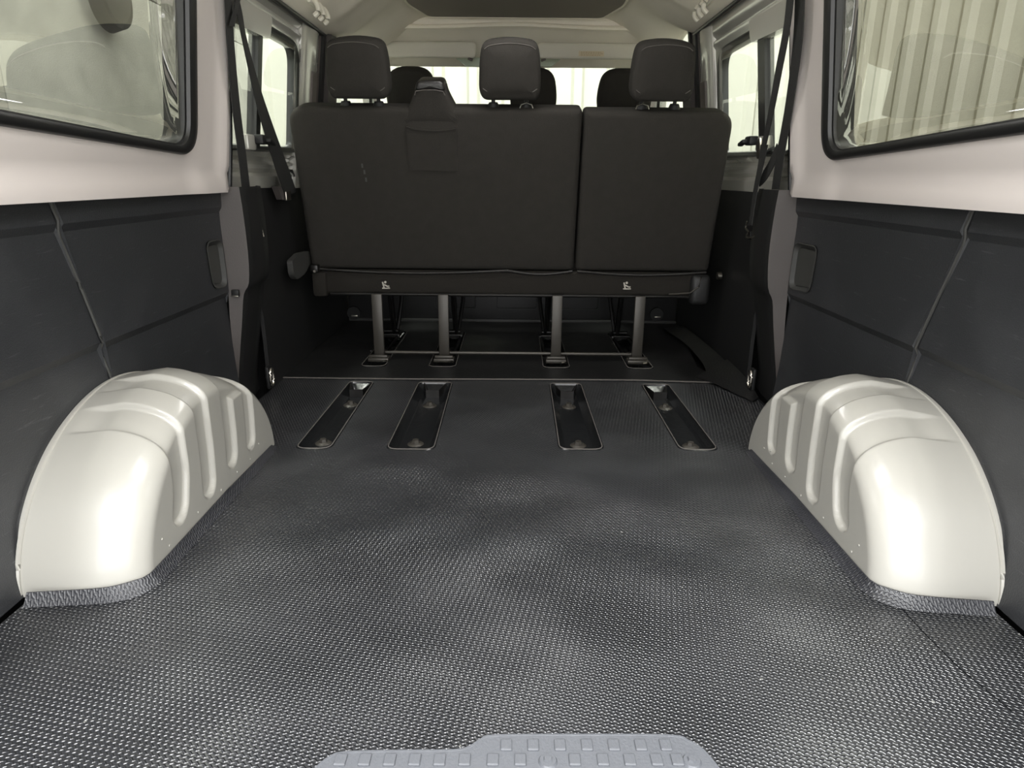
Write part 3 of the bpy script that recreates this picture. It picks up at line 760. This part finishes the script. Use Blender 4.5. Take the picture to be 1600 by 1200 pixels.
# front header: lower lining over the front seats, with a pale arched rim
def hz(x): return 1.352 - .012 * smf(abs(x) / .4) - .115 * smf((abs(x) - .50) / .24)
vs = []; fs = []; NX = 50; rowsY = [(3.43, .14), (3.44, 0.02), (3.455, 0), (3.50, -.008), (3.56, -.03), (3.62, -.062), (3.66, -.095), (3.70, -.125), (3.72, -.135)]
for (y, dz) in rowsY:
    for i in range(NX + 1):
        x = -.75 + 1.5 * i / NX; z = hz(x) + dz * (1 if abs(x) < .5 else 1) 
        if y > 3.5: z = max(z, 1.215) if abs(x) < .66 else z
        z -= .020 * math.exp(-((x) / .10) ** 2) * smf((y - 3.5) / .1)
        vs.append(Vector((x, y, z)))
n = len(vs); vs += [v + Vector((0, 0, .02)) for v in vs]
for j in range(len(rowsY) - 1):
    for i in range(NX): a = j * (NX + 1) + i; fs += [(a, a + 1, a + NX + 2, a + NX + 1), (n + a, n + a + NX + 1, n + a + NX + 2, n + a + 1)]
mesh_from('front_header', vs, fs, M['liner'], ceil, 60)
bm = tube_bm([(x, 3.435, hz(x) + .002) for x in [-.74 + 1.48 * i / 60 for i in range(61)]], .010, 8); bm_obj('header_rim', bm, M['rim'], ceil)
# coat hooks on the roof lining
def coat_hook(c, s, label):
    r = thing('grab_hook', c, label, 'hook', 'roof hooks'); c = Vector(c)
    bm = bmesh.new(); add_box(bm, c + Vector((0, 0, .008)), (.03, .17, .02), Matrix.Rotation(R(s * -30), 4, 'Y'), .006); bm_obj('hook_base', bm, M['visor'], r)
    for dy in (-.06, 0, .06):
        bm_obj('hook_prong', tube_bm(smooth_path([c + Vector((0, dy, .02)), c + Vector((-s * .022, dy, .0)), c + Vector((-s * .028, dy, -.025)), c + Vector((-s * .014, dy, -.04))], 4), [.008] * 13, 8), M['visor'], r)
coat_hook((-.668, 2.50, 1.222), -1, 'beige moulded hook cluster on the roof lining at the left')
coat_hook((.662, 2.60, 1.262), 1, 'beige moulded hook cluster on the roof lining at the right')

# sun visors, their label, mirror
def visor(x0, x1, label, lab):
    cx = (x0 + x1) / 2; r = thing('sun_visor', (cx, 3.52, 1.26), label, 'sun visor', 'sun visors')
    ol = rquad([(x0, 1.222), (x1, 1.222), (x1, 1.292), (x0, 1.292)], .022, 5)
    pillow('visor_pad', ol, .022, .010, .002, Matrix.Translation((0, 3.5, 0)), M['visor'], r)
    cyl('pivot', ((x1 - .04) if x0 < 0 else (x0 + .04), 3.5, 1.222), ((x1 - .02) if x0 < 0 else (x0 + .02), 3.5, 1.214), .006, M['inset'], r)
    if lab:
        b = onY(924, 84, 3.485); o = box('warning_label', b, (.118, .002, .022), M['label'], r, bev=0)
        bm = bmesh.new()
        for row in range(3):
            x = -.05
            while x < .045:
                wl_ = random.uniform(.006, .013); add_box(bm, b + Vector((x + wl_ / 2, -.0014, .006 - row * .006)), (wl_, .0006, .0022)); x += wl_ + .003
        bm_obj('print', bm, M['ink'], o)['kind'] = 'stuff'
visor(-.655, -.182, 'beige sun visor over the left front seat', False)
visor(.105, .62, 'beige sun visor with a small pale warning label, right of the middle headrest', True)
mr_ = thing('mirror_mount', (-.02, 3.62, 1.2), 'pale trapezoid mirror mount behind the middle headrest', 'mirror')
tz = [onY(x, y, 3.6) for x, y in ((712, 90), (878, 90), (862, 103), (728, 103))]
sheet('mount_shell', [(v.x, v.z) for v in tz], [], lambda u, v, d: Vector((u, 3.6 + d, v)), .03, M['frit'], mr_)

# windscreen, dashboard, bulkhead
wn = thing('window_7', (0, 3.9, 1.0), 'windscreen seen between the headrests', 'window'); wn['kind'] = 'structure'
mesh_from('pane', [Vector(v) for v in ((-.70, 3.74, 1.235), (.70, 3.74, 1.235), (.76, 4.42, .86), (-.76, 4.42, .86), (-.70, 3.744, 1.24), (.70, 3.744, 1.24), (.76, 4.424, .865), (-.76, 4.424, .865))],
          [(0, 1, 2, 3), (7, 6, 5, 4), (0, 4, 5, 1), (2, 6, 7, 3)], None, wn, None, [M['cglass'], M['cglass_out']], [0, 1, 1, 1])
dash = thing('dashboard', (0, 4.1, .5), 'black dashboard below the windscreen', 'dashboard')
box('dash_body', (0, 4.2, .68), (1.54, .34, .40), M['dark'], dash, bev=.04, seg=3)
fwl = box('wall_bulkhead', (0, 4.42, .40), (1.62, .06, .90), M['dark'], bev=0); fwl['kind'] = 'structure'
# step under the front seats
stp = thing('floor_step', (0, 3.3, 0), 'black plastic step riser across the cabin behind the front seats', 'step')
box('riser_panel', (0, 3.36, .135), (1.60, .24, .27), M['plastic2'], stp, bev=.008)
box('kick_strip', (0, 3.236, .012), (1.60, .012, .016), M['handle'], stp, bev=.002)
for (x, wd) in ((-.28, .2), (0.02, .2), (.32, .2)):
    ring('panel_rib', rquad([(x - wd / 2, .07), (x + wd / 2, .07), (x + wd / 2, .19), (x - wd / 2, .19)], .015, 3), rquad([(x - wd / 2 + .006, .076), (x + wd / 2 - .006, .076), (x + wd / 2 - .006, .184), (x - wd / 2 + .006, .184)], .012, 3),
         lambda u, v, d: Vector((u, 3.24 + d, v)), [(0, 0), (.3, .004), (.7, .004), (1, 0)], M['plastic2'], stp)
for x, y in ((553, 489), (1026, 491)):
    p = onY(x, y, 3.232); bm = bmesh.new(); add_cyl(bm, p + Vector((0, .01, 0)), p + Vector((0, -.006, 0)), .034, .032, 20)
    o = bm_obj('socket', bm, M['dark'], stp); box('socket_lever', p + Vector((.004, -.010, -.012)), (.03, .008, .007), M['chrome'], o, bev=.002)

# ================================================================== REAR BENCH
bench = thing('bench_seat', (0, 2.6, 0), 'three-place black fabric bench seat seen from behind, on slim metal legs', 'seat')
rake = math.atan2(.14, .56)
BM = Matrix.Translation((0, 2.56, .345)) @ Matrix.Rotation(rake, 4, 'X')     # local: x lateral, -y rear face, z up the back
def back(name, x0, x1, top, lab=None, dip=0.0, rl=.05, rr=.05):
    ol = []
    n = 24
    for i in range(n + 1): ol.append((x0 + .012 + (x1 - x0 - .024) * i / n, .0 + .006 * math.sin(PI * i / n) - .004))
    base = rquad([(x0, .0), (x1, .0), (x1, top), (x0, top)], [.02, .02, rr, rl], 8)
    o = pillow(name, dense(base, .04), .11, .022, .006, BM @ Matrix.Translation((0, .055, 0)), M['fabric'], bench)
    return o
bl = back('backrest', -.765, .230, .578, rl=.062, rr=.018); bl['label'] = 'wide two-place section of the backrest'
bs = back('backrest', .236, .742, .572, rl=.018, rr=.060); bs['label'] = 'single-place section of the backrest'
# stitched seam lines and the belt housing
bh = rquad([(-.388, .52), (-.170, .52), (-.205, .585), (-.226, .625), (-.232, .655), (-.325, .655), (-.334, .625), (-.352, .585)], [.02, .02, .02, .02, .028, .028, .02, .02], 5)
h1 = pillow('belt_housing', bh, .10, .018, .003, BM @ Matrix.Translation((0, .048, 0)), M['fabric'], bench)
pillow('leather_cap', rquad([(-.330, .632), (-.228, .632), (-.236, .662), (-.322, .662)], [.006, .006, .016, .016], 4), .108, .010, .001, BM @ Matrix.Translation((0, .047, 0)), M['leather'], h1)
bm = tube_bm([BM @ Vector((x, -.010, z)) for x, z in ((-.330, .618), (-.326, .630), (-.30, .634), (-.26, .634), (-.236, .630), (-.230, .618))], .0016, 6); bm_obj('stitching', bm, M['fabric_edge'], h1)
# map pocket
pk = rquad([(-.365, .375), (-.197, .372), (-.195, .515), (-.28, .505), (-.367, .52)], [.006, .006, .004, .05, .004], 5)
po = sheet('map_pocket', pk, [], lambda u, v, d: BM @ Vector((u, -.010 + d, v)), .006, M['fabric'], bl)
bm_obj('pocket_hem', tube_bm([BM @ Vector((x, -.011, z)) for x, z in smooth_path([(-.366, .518, 0), (-.32, .508, 0), (-.28, .506, 0), (-.24, .507, 0), (-.196, .514, 0)], 3) for x, z in [(x, z)]] if False else [BM @ Vector((v.x, -.011, v.y)) for v in smooth_path([(-.366, .518, 0), (-.32, .508, 0), (-.28, .506, 0), (-.24, .507, 0), (-.196, .514, 0)], 3)], .0018, 6), M['fabric'], po)
# small white scuff on the wide backrest
bm = bmesh.new()
for (x, y) in ((564, 258), (567, 268), (569, 280)):
    p = onY(x, y, 2.44); p = BM @ Vector((p.x, -.0075, (p.z - .345) / math.cos(rake))); add_box(bm, p, (.006, .001, .014), Matrix.Rotation(rake, 4, 'X'))
bm_obj('scuff', bm, M['handle'], bl)
# lower drooping hem of the backrests
for (x0, x1) in ((-.745, -.02), (-.02, .225), (.242, .73)):
    pts = [BM @ Vector((x0 + (x1 - x0) * t, -.004, .004 - .014 * math.sin(PI * t))) for t in [i / 10 for i in range(11)]]
    bm_obj('hem', tube_bm(pts, .006, 8), M['leather'], bench)
# headrests
def headrest(cx, label):
    w2 = .1025; z0, z1 = .930 - .345, 1.118 - .345
    zz = lambda z: (z) / math.cos(rake)
    a, b = .603, .787
    ol = rquad([(cx - .088, a), (cx + .090, a), (cx + w2, a + .03), (cx + w2 - .004, b - .055), (cx + .088, b - .009), (cx, b + .003), (cx - .088, b - .009), (cx - w2 + .004, b - .055), (cx - w2, a + .03)], [.018, .018, .025, .03, .028, .06, .028, .03, .025], 5)
    h = pillow('headrest', dense(ol, .02), .10, .020, .008, BM @ Matrix.Translation((0, .035, 0)), M['fabric'], bench)
    h['label'] = label
    pts = [BM @ Vector((cx + x, -.0155, a + .026 + z)) for x, z in ((-.088, .012), (-.07, .002), (-.03, -.001), (.03, -.001), (.07, .001), (.09, .012))]
    bm_obj('piping', tube_bm(smooth_path(pts, 4), .0014, 6), M['fabric_edge'], h)
    pts = [BM @ Vector((cx + x, -.0145, b - .016 + z)) for x, z in ((-.082, -.014), (-.06, -.003), (0, .003), (.06, -.003), (.082, -.014))]
    bm_obj('piping', tube_bm(smooth_path(pts, 4), .0011, 6), M['fabric_edge'], h)
    for dx in (-.056, .056):
        cyl('post', BM @ Vector((cx + dx, .04, .55)), BM @ Vector((cx + dx, .04, .61)), .0065, M['bsteel'], h)
        bm = bmesh.new(); add_cyl(bm, BM @ Vector((cx + dx, .04, .575)), BM @ Vector((cx + dx, .04, .590)), .021, .015, 16); bm_obj('post_guide', bm, M['dark'], h)
    if cx > -.4:
        k = .056 if cx < .2 else -.056
        bm_obj('release_clip', tube_bm([BM @ Vector((cx + k + x, .015, z)) for x, z in ((-.022, .577), (-.018, .588), (0, .594), (.018, .588), (.022, .577))], .002, 6), M['chrome'], h)
headrest(-.516, 'left headrest'); headrest(-.016, 'middle headrest'); headrest(.486, 'right headrest')
# seat cushion ahead, valance and frame
box('seat_cushion', (-.012, 2.86, .365), (1.48, .50, .13), M['fabric'], bench, bev=.04, seg=4)
va = box('valance', (-.022, 2.585, .300), (1.44, .05, .092), M['valance'], bench, bev=.012, seg=3)
box('end_cap', (-.735, 2.58, .290), (.055, .07, .095), M['valance'], bench, bev=.012)
e_ = box('end_cap', (.712, 2.575, .282), (.075, .08, .115), M['plastic2'], bench, bev=.02, seg=3)
bm_obj('frame_edge', tube_bm([onY(x, y, 2.528) for x, y in ((1096, 432), (1092, 448), (1078, 458), (1045, 460))], .003, 6), M['steel'], bench)
bm_obj('under_rail', tube_bm([(-.70, 2.565, .252), (.68, 2.565, .252)], .006, 8), M['bsteel'], bench)
# child-seat anchor pictograms on the valance
for (x, y) in ((603, 445), (980, 446)):
    p = onY(x, y, 2.5585); bm = bmesh.new()
    add_box(bm, p + Vector((0, 0, -.013)), (.030, .002, .004)); add_box(bm, p + Vector((-.010, 0, .0)), (.005, .002, .022), Matrix.Rotation(R(-14), 4, 'Y'))
    add_box(bm, p + Vector((.002, 0, -.004)), (.020, .002, .005), Matrix.Rotation(R(28), 4, 'Y')); add_cyl(bm, p + Vector((-.002, -.001, .010)), p + Vector((-.002, .001, .010)), .0045, n=12)
    add_box(bm, p + Vector((.010, 0, -.008)), (.005, .002, .010))
    bm_obj('child_seat_pictogram', bm, M['pict'], va)
# latches at lower back corners
bm = bmesh.new(); p = Vector((-.745, 2.545, .352)); add_box(bm, p, (.03, .04, .03), None, .006); lt = bm_obj('hinge', bm, M['bsteel'], bench)
cyl('hinge_pin', p + Vector((.004, -.022, -.008)), p + Vector((.004, -.028, -.008)), .005, M['chrome'], lt)
cyl('belt_bolt', (.775, 2.56, .335), (.79, 2.56, .335), .014, M['chrome'], bench)
LX = [-.512, -.262, .168, .480]; FX = [-.538, -.262, .160, .478]
for i, x in enumerate(LX):
    lg = box('leg', (x, 2.512, .140), (.039, .016, .245), M['steel'], bench, bev=.003); 
    bm = bmesh.new(); add_box(bm, (x, 2.500, .014), (.078, .05, .014), None, .003); add_box(bm, (x, 2.486, .027), (.07, .016, .010), None, .002)
    add_cyl(bm, (x - .03, 2.49, .020), (x + .03, 2.49, .020), .006, n=10); ft = bm_obj('floor_latch', bm, M['steel'], bench)
    bm_obj('latch_spring', tube_bm([(x + .02, 2.47, .012), (x + .032, 2.465, .016), (x + .036, 2.472, .010)], .003, 6), M['chrome'], ft)
for i, x in enumerate(FX):
    bm = bmesh.new(); d = .03 if i < 2 else -.03
    tube_bm([(x - d * .2, 2.93, .30), (x, 2.94, .18), (x + d * .3, 2.95, .02)], .012, 8, False, bm); tube_bm([(x + d, 2.97, .30), (x + d * 1.3, 3.0, .16), (x + d * .6, 2.97, .02)], .009, 8, False, bm)
    bm_obj('leg', bm, M['bsteel'], bench)
    br = box('brace', (x + d * .5, 2.86, .14), (.012, .035, .27), M['bsteel'], bench, rot=Matrix.Rotation(R(24), 4, 'X'), bev=.003)
    bm = bmesh.new(); add_box(bm, (x, 2.93, .014), (.085, .10, .014), None, .003); add_cyl(bm, (x - .03, 2.92, .028), (x + .03, 2.92, .028), .009, n=12); add_cyl(bm, (x - .035, 2.88, .02), (x + .035, 2.88, .02), .005, n=8)
    add_box(bm, (x - .032, 2.76, .010), (.008, .28, .012), None, .002); add_box(bm, (x + .032, 2.76, .010), (.008, .28, .012), None, .002)
    bm_obj('floor_rail', bm, M['bsteel'], bench)
cyl('cross_bar', (LX[0] + .01, 2.53, .032), (LX[3] - .01, 2.53, .032), .0065, M['steel'], bench, n=12)

# ================================================================== FRONT SEATS
def front_seat(cx, w_, label, hw, hlabel=None):
    st = thing('front_seat', (cx, 3.42, .27), label, 'seat', 'front seats')
    MT = Matrix.Translation((cx, 3.55, .45)) @ Matrix.Rotation(R(12), 4, 'X')
    pillow('backrest', dense(rquad([(-w_ / 2, 0), (w_ / 2, 0), (w_ / 2 - .05, .52), (-w_ / 2 + .05, .52)], [.03, .03, .12, .12], 8), .04), .12, .03, .01, MT, M['fabric'], st)
    box('cushion', (cx, 3.75, .40), (w_, .45, .14), M['fabric'], st, bev=.04, seg=3)
    box('seat_base', (cx, 3.68, .30), (w_ - .1, .36, .10), M['dark'], st, bev=.01)
    pillow('headrest', dense(rquad([(-hw * .92, .545), (hw * .92, .545), (hw, .62), (hw * .8, .735), (-hw * .8, .735), (-hw, .62)], [.02, .02, .08, .075, .075, .08], 8), .03), .10, .03, .01, MT, M['fabric'], st)
    for dx in (-.05, .05): cyl('post', MT @ Vector((dx, 0, .50)), MT @ Vector((dx, 0, .57)), .006, M['bsteel'], st)
front_seat(-.485, .50, 'black front seat behind the left headrest, alone on the left', .118)
front_seat(.088, .41, 'black front seat half hidden by the middle headrest', .112)
front_seat(.515, .41, 'black front seat half hidden by the right headrest', .130)
# steering wheel beyond the left front seat
swh = thing('steering_wheel', (-.47, 3.84, .90), 'black steering wheel before the left front seat', 'steering wheel')
T = Matrix.Translation((-.47, 3.79, .88)) @ Matrix.Rotation(R(62), 4, 'X')
bm_obj('wheel_rim', tube_bm([T @ Vector((.18 * math.cos(t), .18 * math.sin(t), 0)) for t in [2 * PI * i / 36 for i in range(36)]], .014, 8, True), M['dark'], swh)
bm = bmesh.new(); add_box(bm, T @ Vector((0, 0, -.01)), (.12, .10, .03), Matrix.Rotation(R(62), 4, 'X'), .01); bm_obj('hub', bm, M['dark'], swh)
for a in (0, PI, -PI / 2): bm_obj('spoke', tube_bm([T @ Vector((.05 * math.cos(a), .05 * math.sin(a), -.005)), T @ Vector((.175 * math.cos(a), .175 * math.sin(a), 0))], .010, 8), M['dark'], swh)

# ================================================================== SEAT BELTS
b1 = thing('seat_belt', onW(380, 290, -1), 'dark seat belt webbing hanging straight down the left door post', 'seat belt', 'seat belts')
ribbon('webbing', [onW(x, y, -1, -.022) for x, y in ((350, -30), (354, 60), (362, 160), (372, 240), (378, 292))], [onW(x, y, -1, -.022) for x, y in ((360, -30), (365, 60), (374, 160), (384, 240), (390, 292))], .0022, M['belt'], b1)
b2 = thing('seat_belt', onW(440, 290, -1), 'twisted black seat belt slanting down to the left end of the bench', 'seat belt', 'seat belts')
ribbon('webbing', [onW(x, y, -1, -.024) for x, y in ((362, -25), (370, 20), (378, 60), (393, 130), (408, 190), (430, 262), (446, 306))],
       [onW(x, y, -1, -.016) for x, y in ((368, -25), (378, 20), (385, 60), (404, 130), (424, 190), (450, 262), (463, 300))], .0022, M['belt'], b2, k=5)
ribbon('webbing', [onW(x, y, -1, -.030) for x, y in ((374, -25), (366, 10), (358, 40))], [onW(x, y, -1, -.030) for x, y in ((382, -25), (372, 12), (366, 42))], .002, M['belt'], b2)
bk = box('tongue', onW(450, 306, -1, -.03), (.006, .05, .03), M['chrome'], b2, bev=.002)
bg_ = [onX(x, y, -.80) for x, y in ((424, 291), (438, 291), (446, 312), (432, 312))]
gb = sheet('belt_guide', [(p.y, p.z) for p in bg_], [], lambda u, v, d: Vector((-.80 + d, u, v)), .02, M['grey'], None); tag(gb, 'grey plastic belt guide on the left sill beside the bench', 'belt guide')

b3 = thing('seat_belt', onW(1190, 200, 1), 'slim grey seat belt hanging to a hook on the right side', 'seat belt', 'seat belts')
ribbon('webbing', [onW(x, y, 1, -.036) for x, y in ((1232, -30), (1225, 40), (1212, 110), (1200, 180), (1190, 226))], [onW(x, y, 1, -.036) for x, y in ((1243, -30), (1235, 40), (1222, 110), (1208, 180), (1197, 228))], .0022, M['belt'], b3)
ribbon('webbing', [onX(x, y, .752) for x, y in ((1189, 226), (1184, 262), (1177, 300), (1170, 352))], [onX(x, y, .752) for x, y in ((1200, 226), (1192, 262), (1183, 300), (1175, 352))], .0022, M['belt'], b3)
b4 = thing('seat_belt', onW(1225, 290, 1), 'dark seat belt webbing running down the right door post', 'seat belt', 'seat belts')
ribbon('webbing', [onW(x, y, 1, -.020) for x, y in ((1243, -30), (1240, 60), (1228, 160), (1214, 240), (1206, 296))], [onW(x, y, 1, -.020) for x, y in ((1258, -30), (1254, 60), (1240, 160), (1226, 240), (1217, 296))], .0022, M['belt'], b4)
ribbon('webbing', [onX(x, y, .768) for x, y in ((1214, 224), (1203, 250), (1192, 270), (1186, 288))], [onX(x, y, .768) for x, y in ((1219, 232), (1210, 258), (1198, 280), (1187, 292))], .0022, M['belt'], b4)
bu = box('buckle_tongue', onX(1186, 232, .755), (.008, .03, .055), M['chrome'], b3, rot=Matrix.Rotation(R(-25), 4, 'X'), bev=.002)
hk = thing('belt_hook', onX(1170, 368, .775), 'small wire belt hook on the right door post cover', 'hook')
p = onX(1172, 368, .778)
bm = bmesh.new(); add_cyl(bm, p + Vector((.012, .0, 0)), p + Vector((-.004, 0, 0)), .016, .012, 14); bm_obj('hook_boss', bm, M['dark'], hk)
bm_obj('hook_wire', tube_bm(smooth_path([onX(x, y, .765) for x, y in ((1167, 346), (1165, 356), (1169, 362), (1166, 370), (1174, 371), (1182, 368))], 3), .0028, 6), M['chrome'], hk)

# ================================================================== SILL PLATE AT THE TAILGATE
sp_ = thing('sill_plate', (.02, .6, 0), 'pale grey plastic tailgate sill plate with raised pads at the bottom of the view', 'sill plate')
top = [onZ(x, y, .006) for x, y in ((490, 1206), (516, 1185), (545, 1178), (640, 1176), (712, 1175), (735, 1169), (752, 1158), (775, 1152), (900, 1151), (1046, 1152), (1075, 1160), (1098, 1174), (1125, 1206))]
ol = [(p.x, p.y) for p in smooth_path([(p.x, p.y, 0) for p in top], 4)] + [(.30, .46), (-.27, .46)]
sheet('plate_body', ol, [], flat(.008), .008, M['sill'], sp_)
bm_obj('plate_edge', tube_bm([(x, y + .001, .006) for x, y in ol[:-2]], .0028, 6), M['sill'], sp_)
def pad(p):
    o = bpy.data.objects.new('grip_pad', PADM); COL.objects.link(o); o.parent = sp_; o.matrix_parent_inverse = Matrix.Translation(-Vector(sp_.location)); o.location = (p.x, p.y, .008)
bm = bmesh.new(); add_box(bm, (0, 0, .001), (.0145, .0175, .0034), None, .0014, 2)
PADM = bpy.data.meshes.new('grip_pad'); bm.to_mesh(PADM); bm.free(); PADM.materials.append(M['sill'])
for x in (532, 570, 609, 648, 687, 726, 770, 813, 898, 942, 984, 1026, 1058): pad(onZ(x, 1188, .008))
for x in (791, 833, 875, 917, 959, 1001, 1040): pad(onZ(x, 1165, .008))
for i in range(14): pad(Vector((-.19 + i * .033, .605, .008)))
for (x, y) in ((856, 1190), (1081, 1190)):
    p = onZ(x, y, .008); bm = bmesh.new(); add_cyl(bm, p, p + Vector((0, 0, .003)), .012, .010, 20); add_cyl(bm, p + Vector((0, 0, .003)), p + Vector((0, 0, .006)), .006, .005, 6)
    bm_obj('screw', bm, M['sill'], sp_)
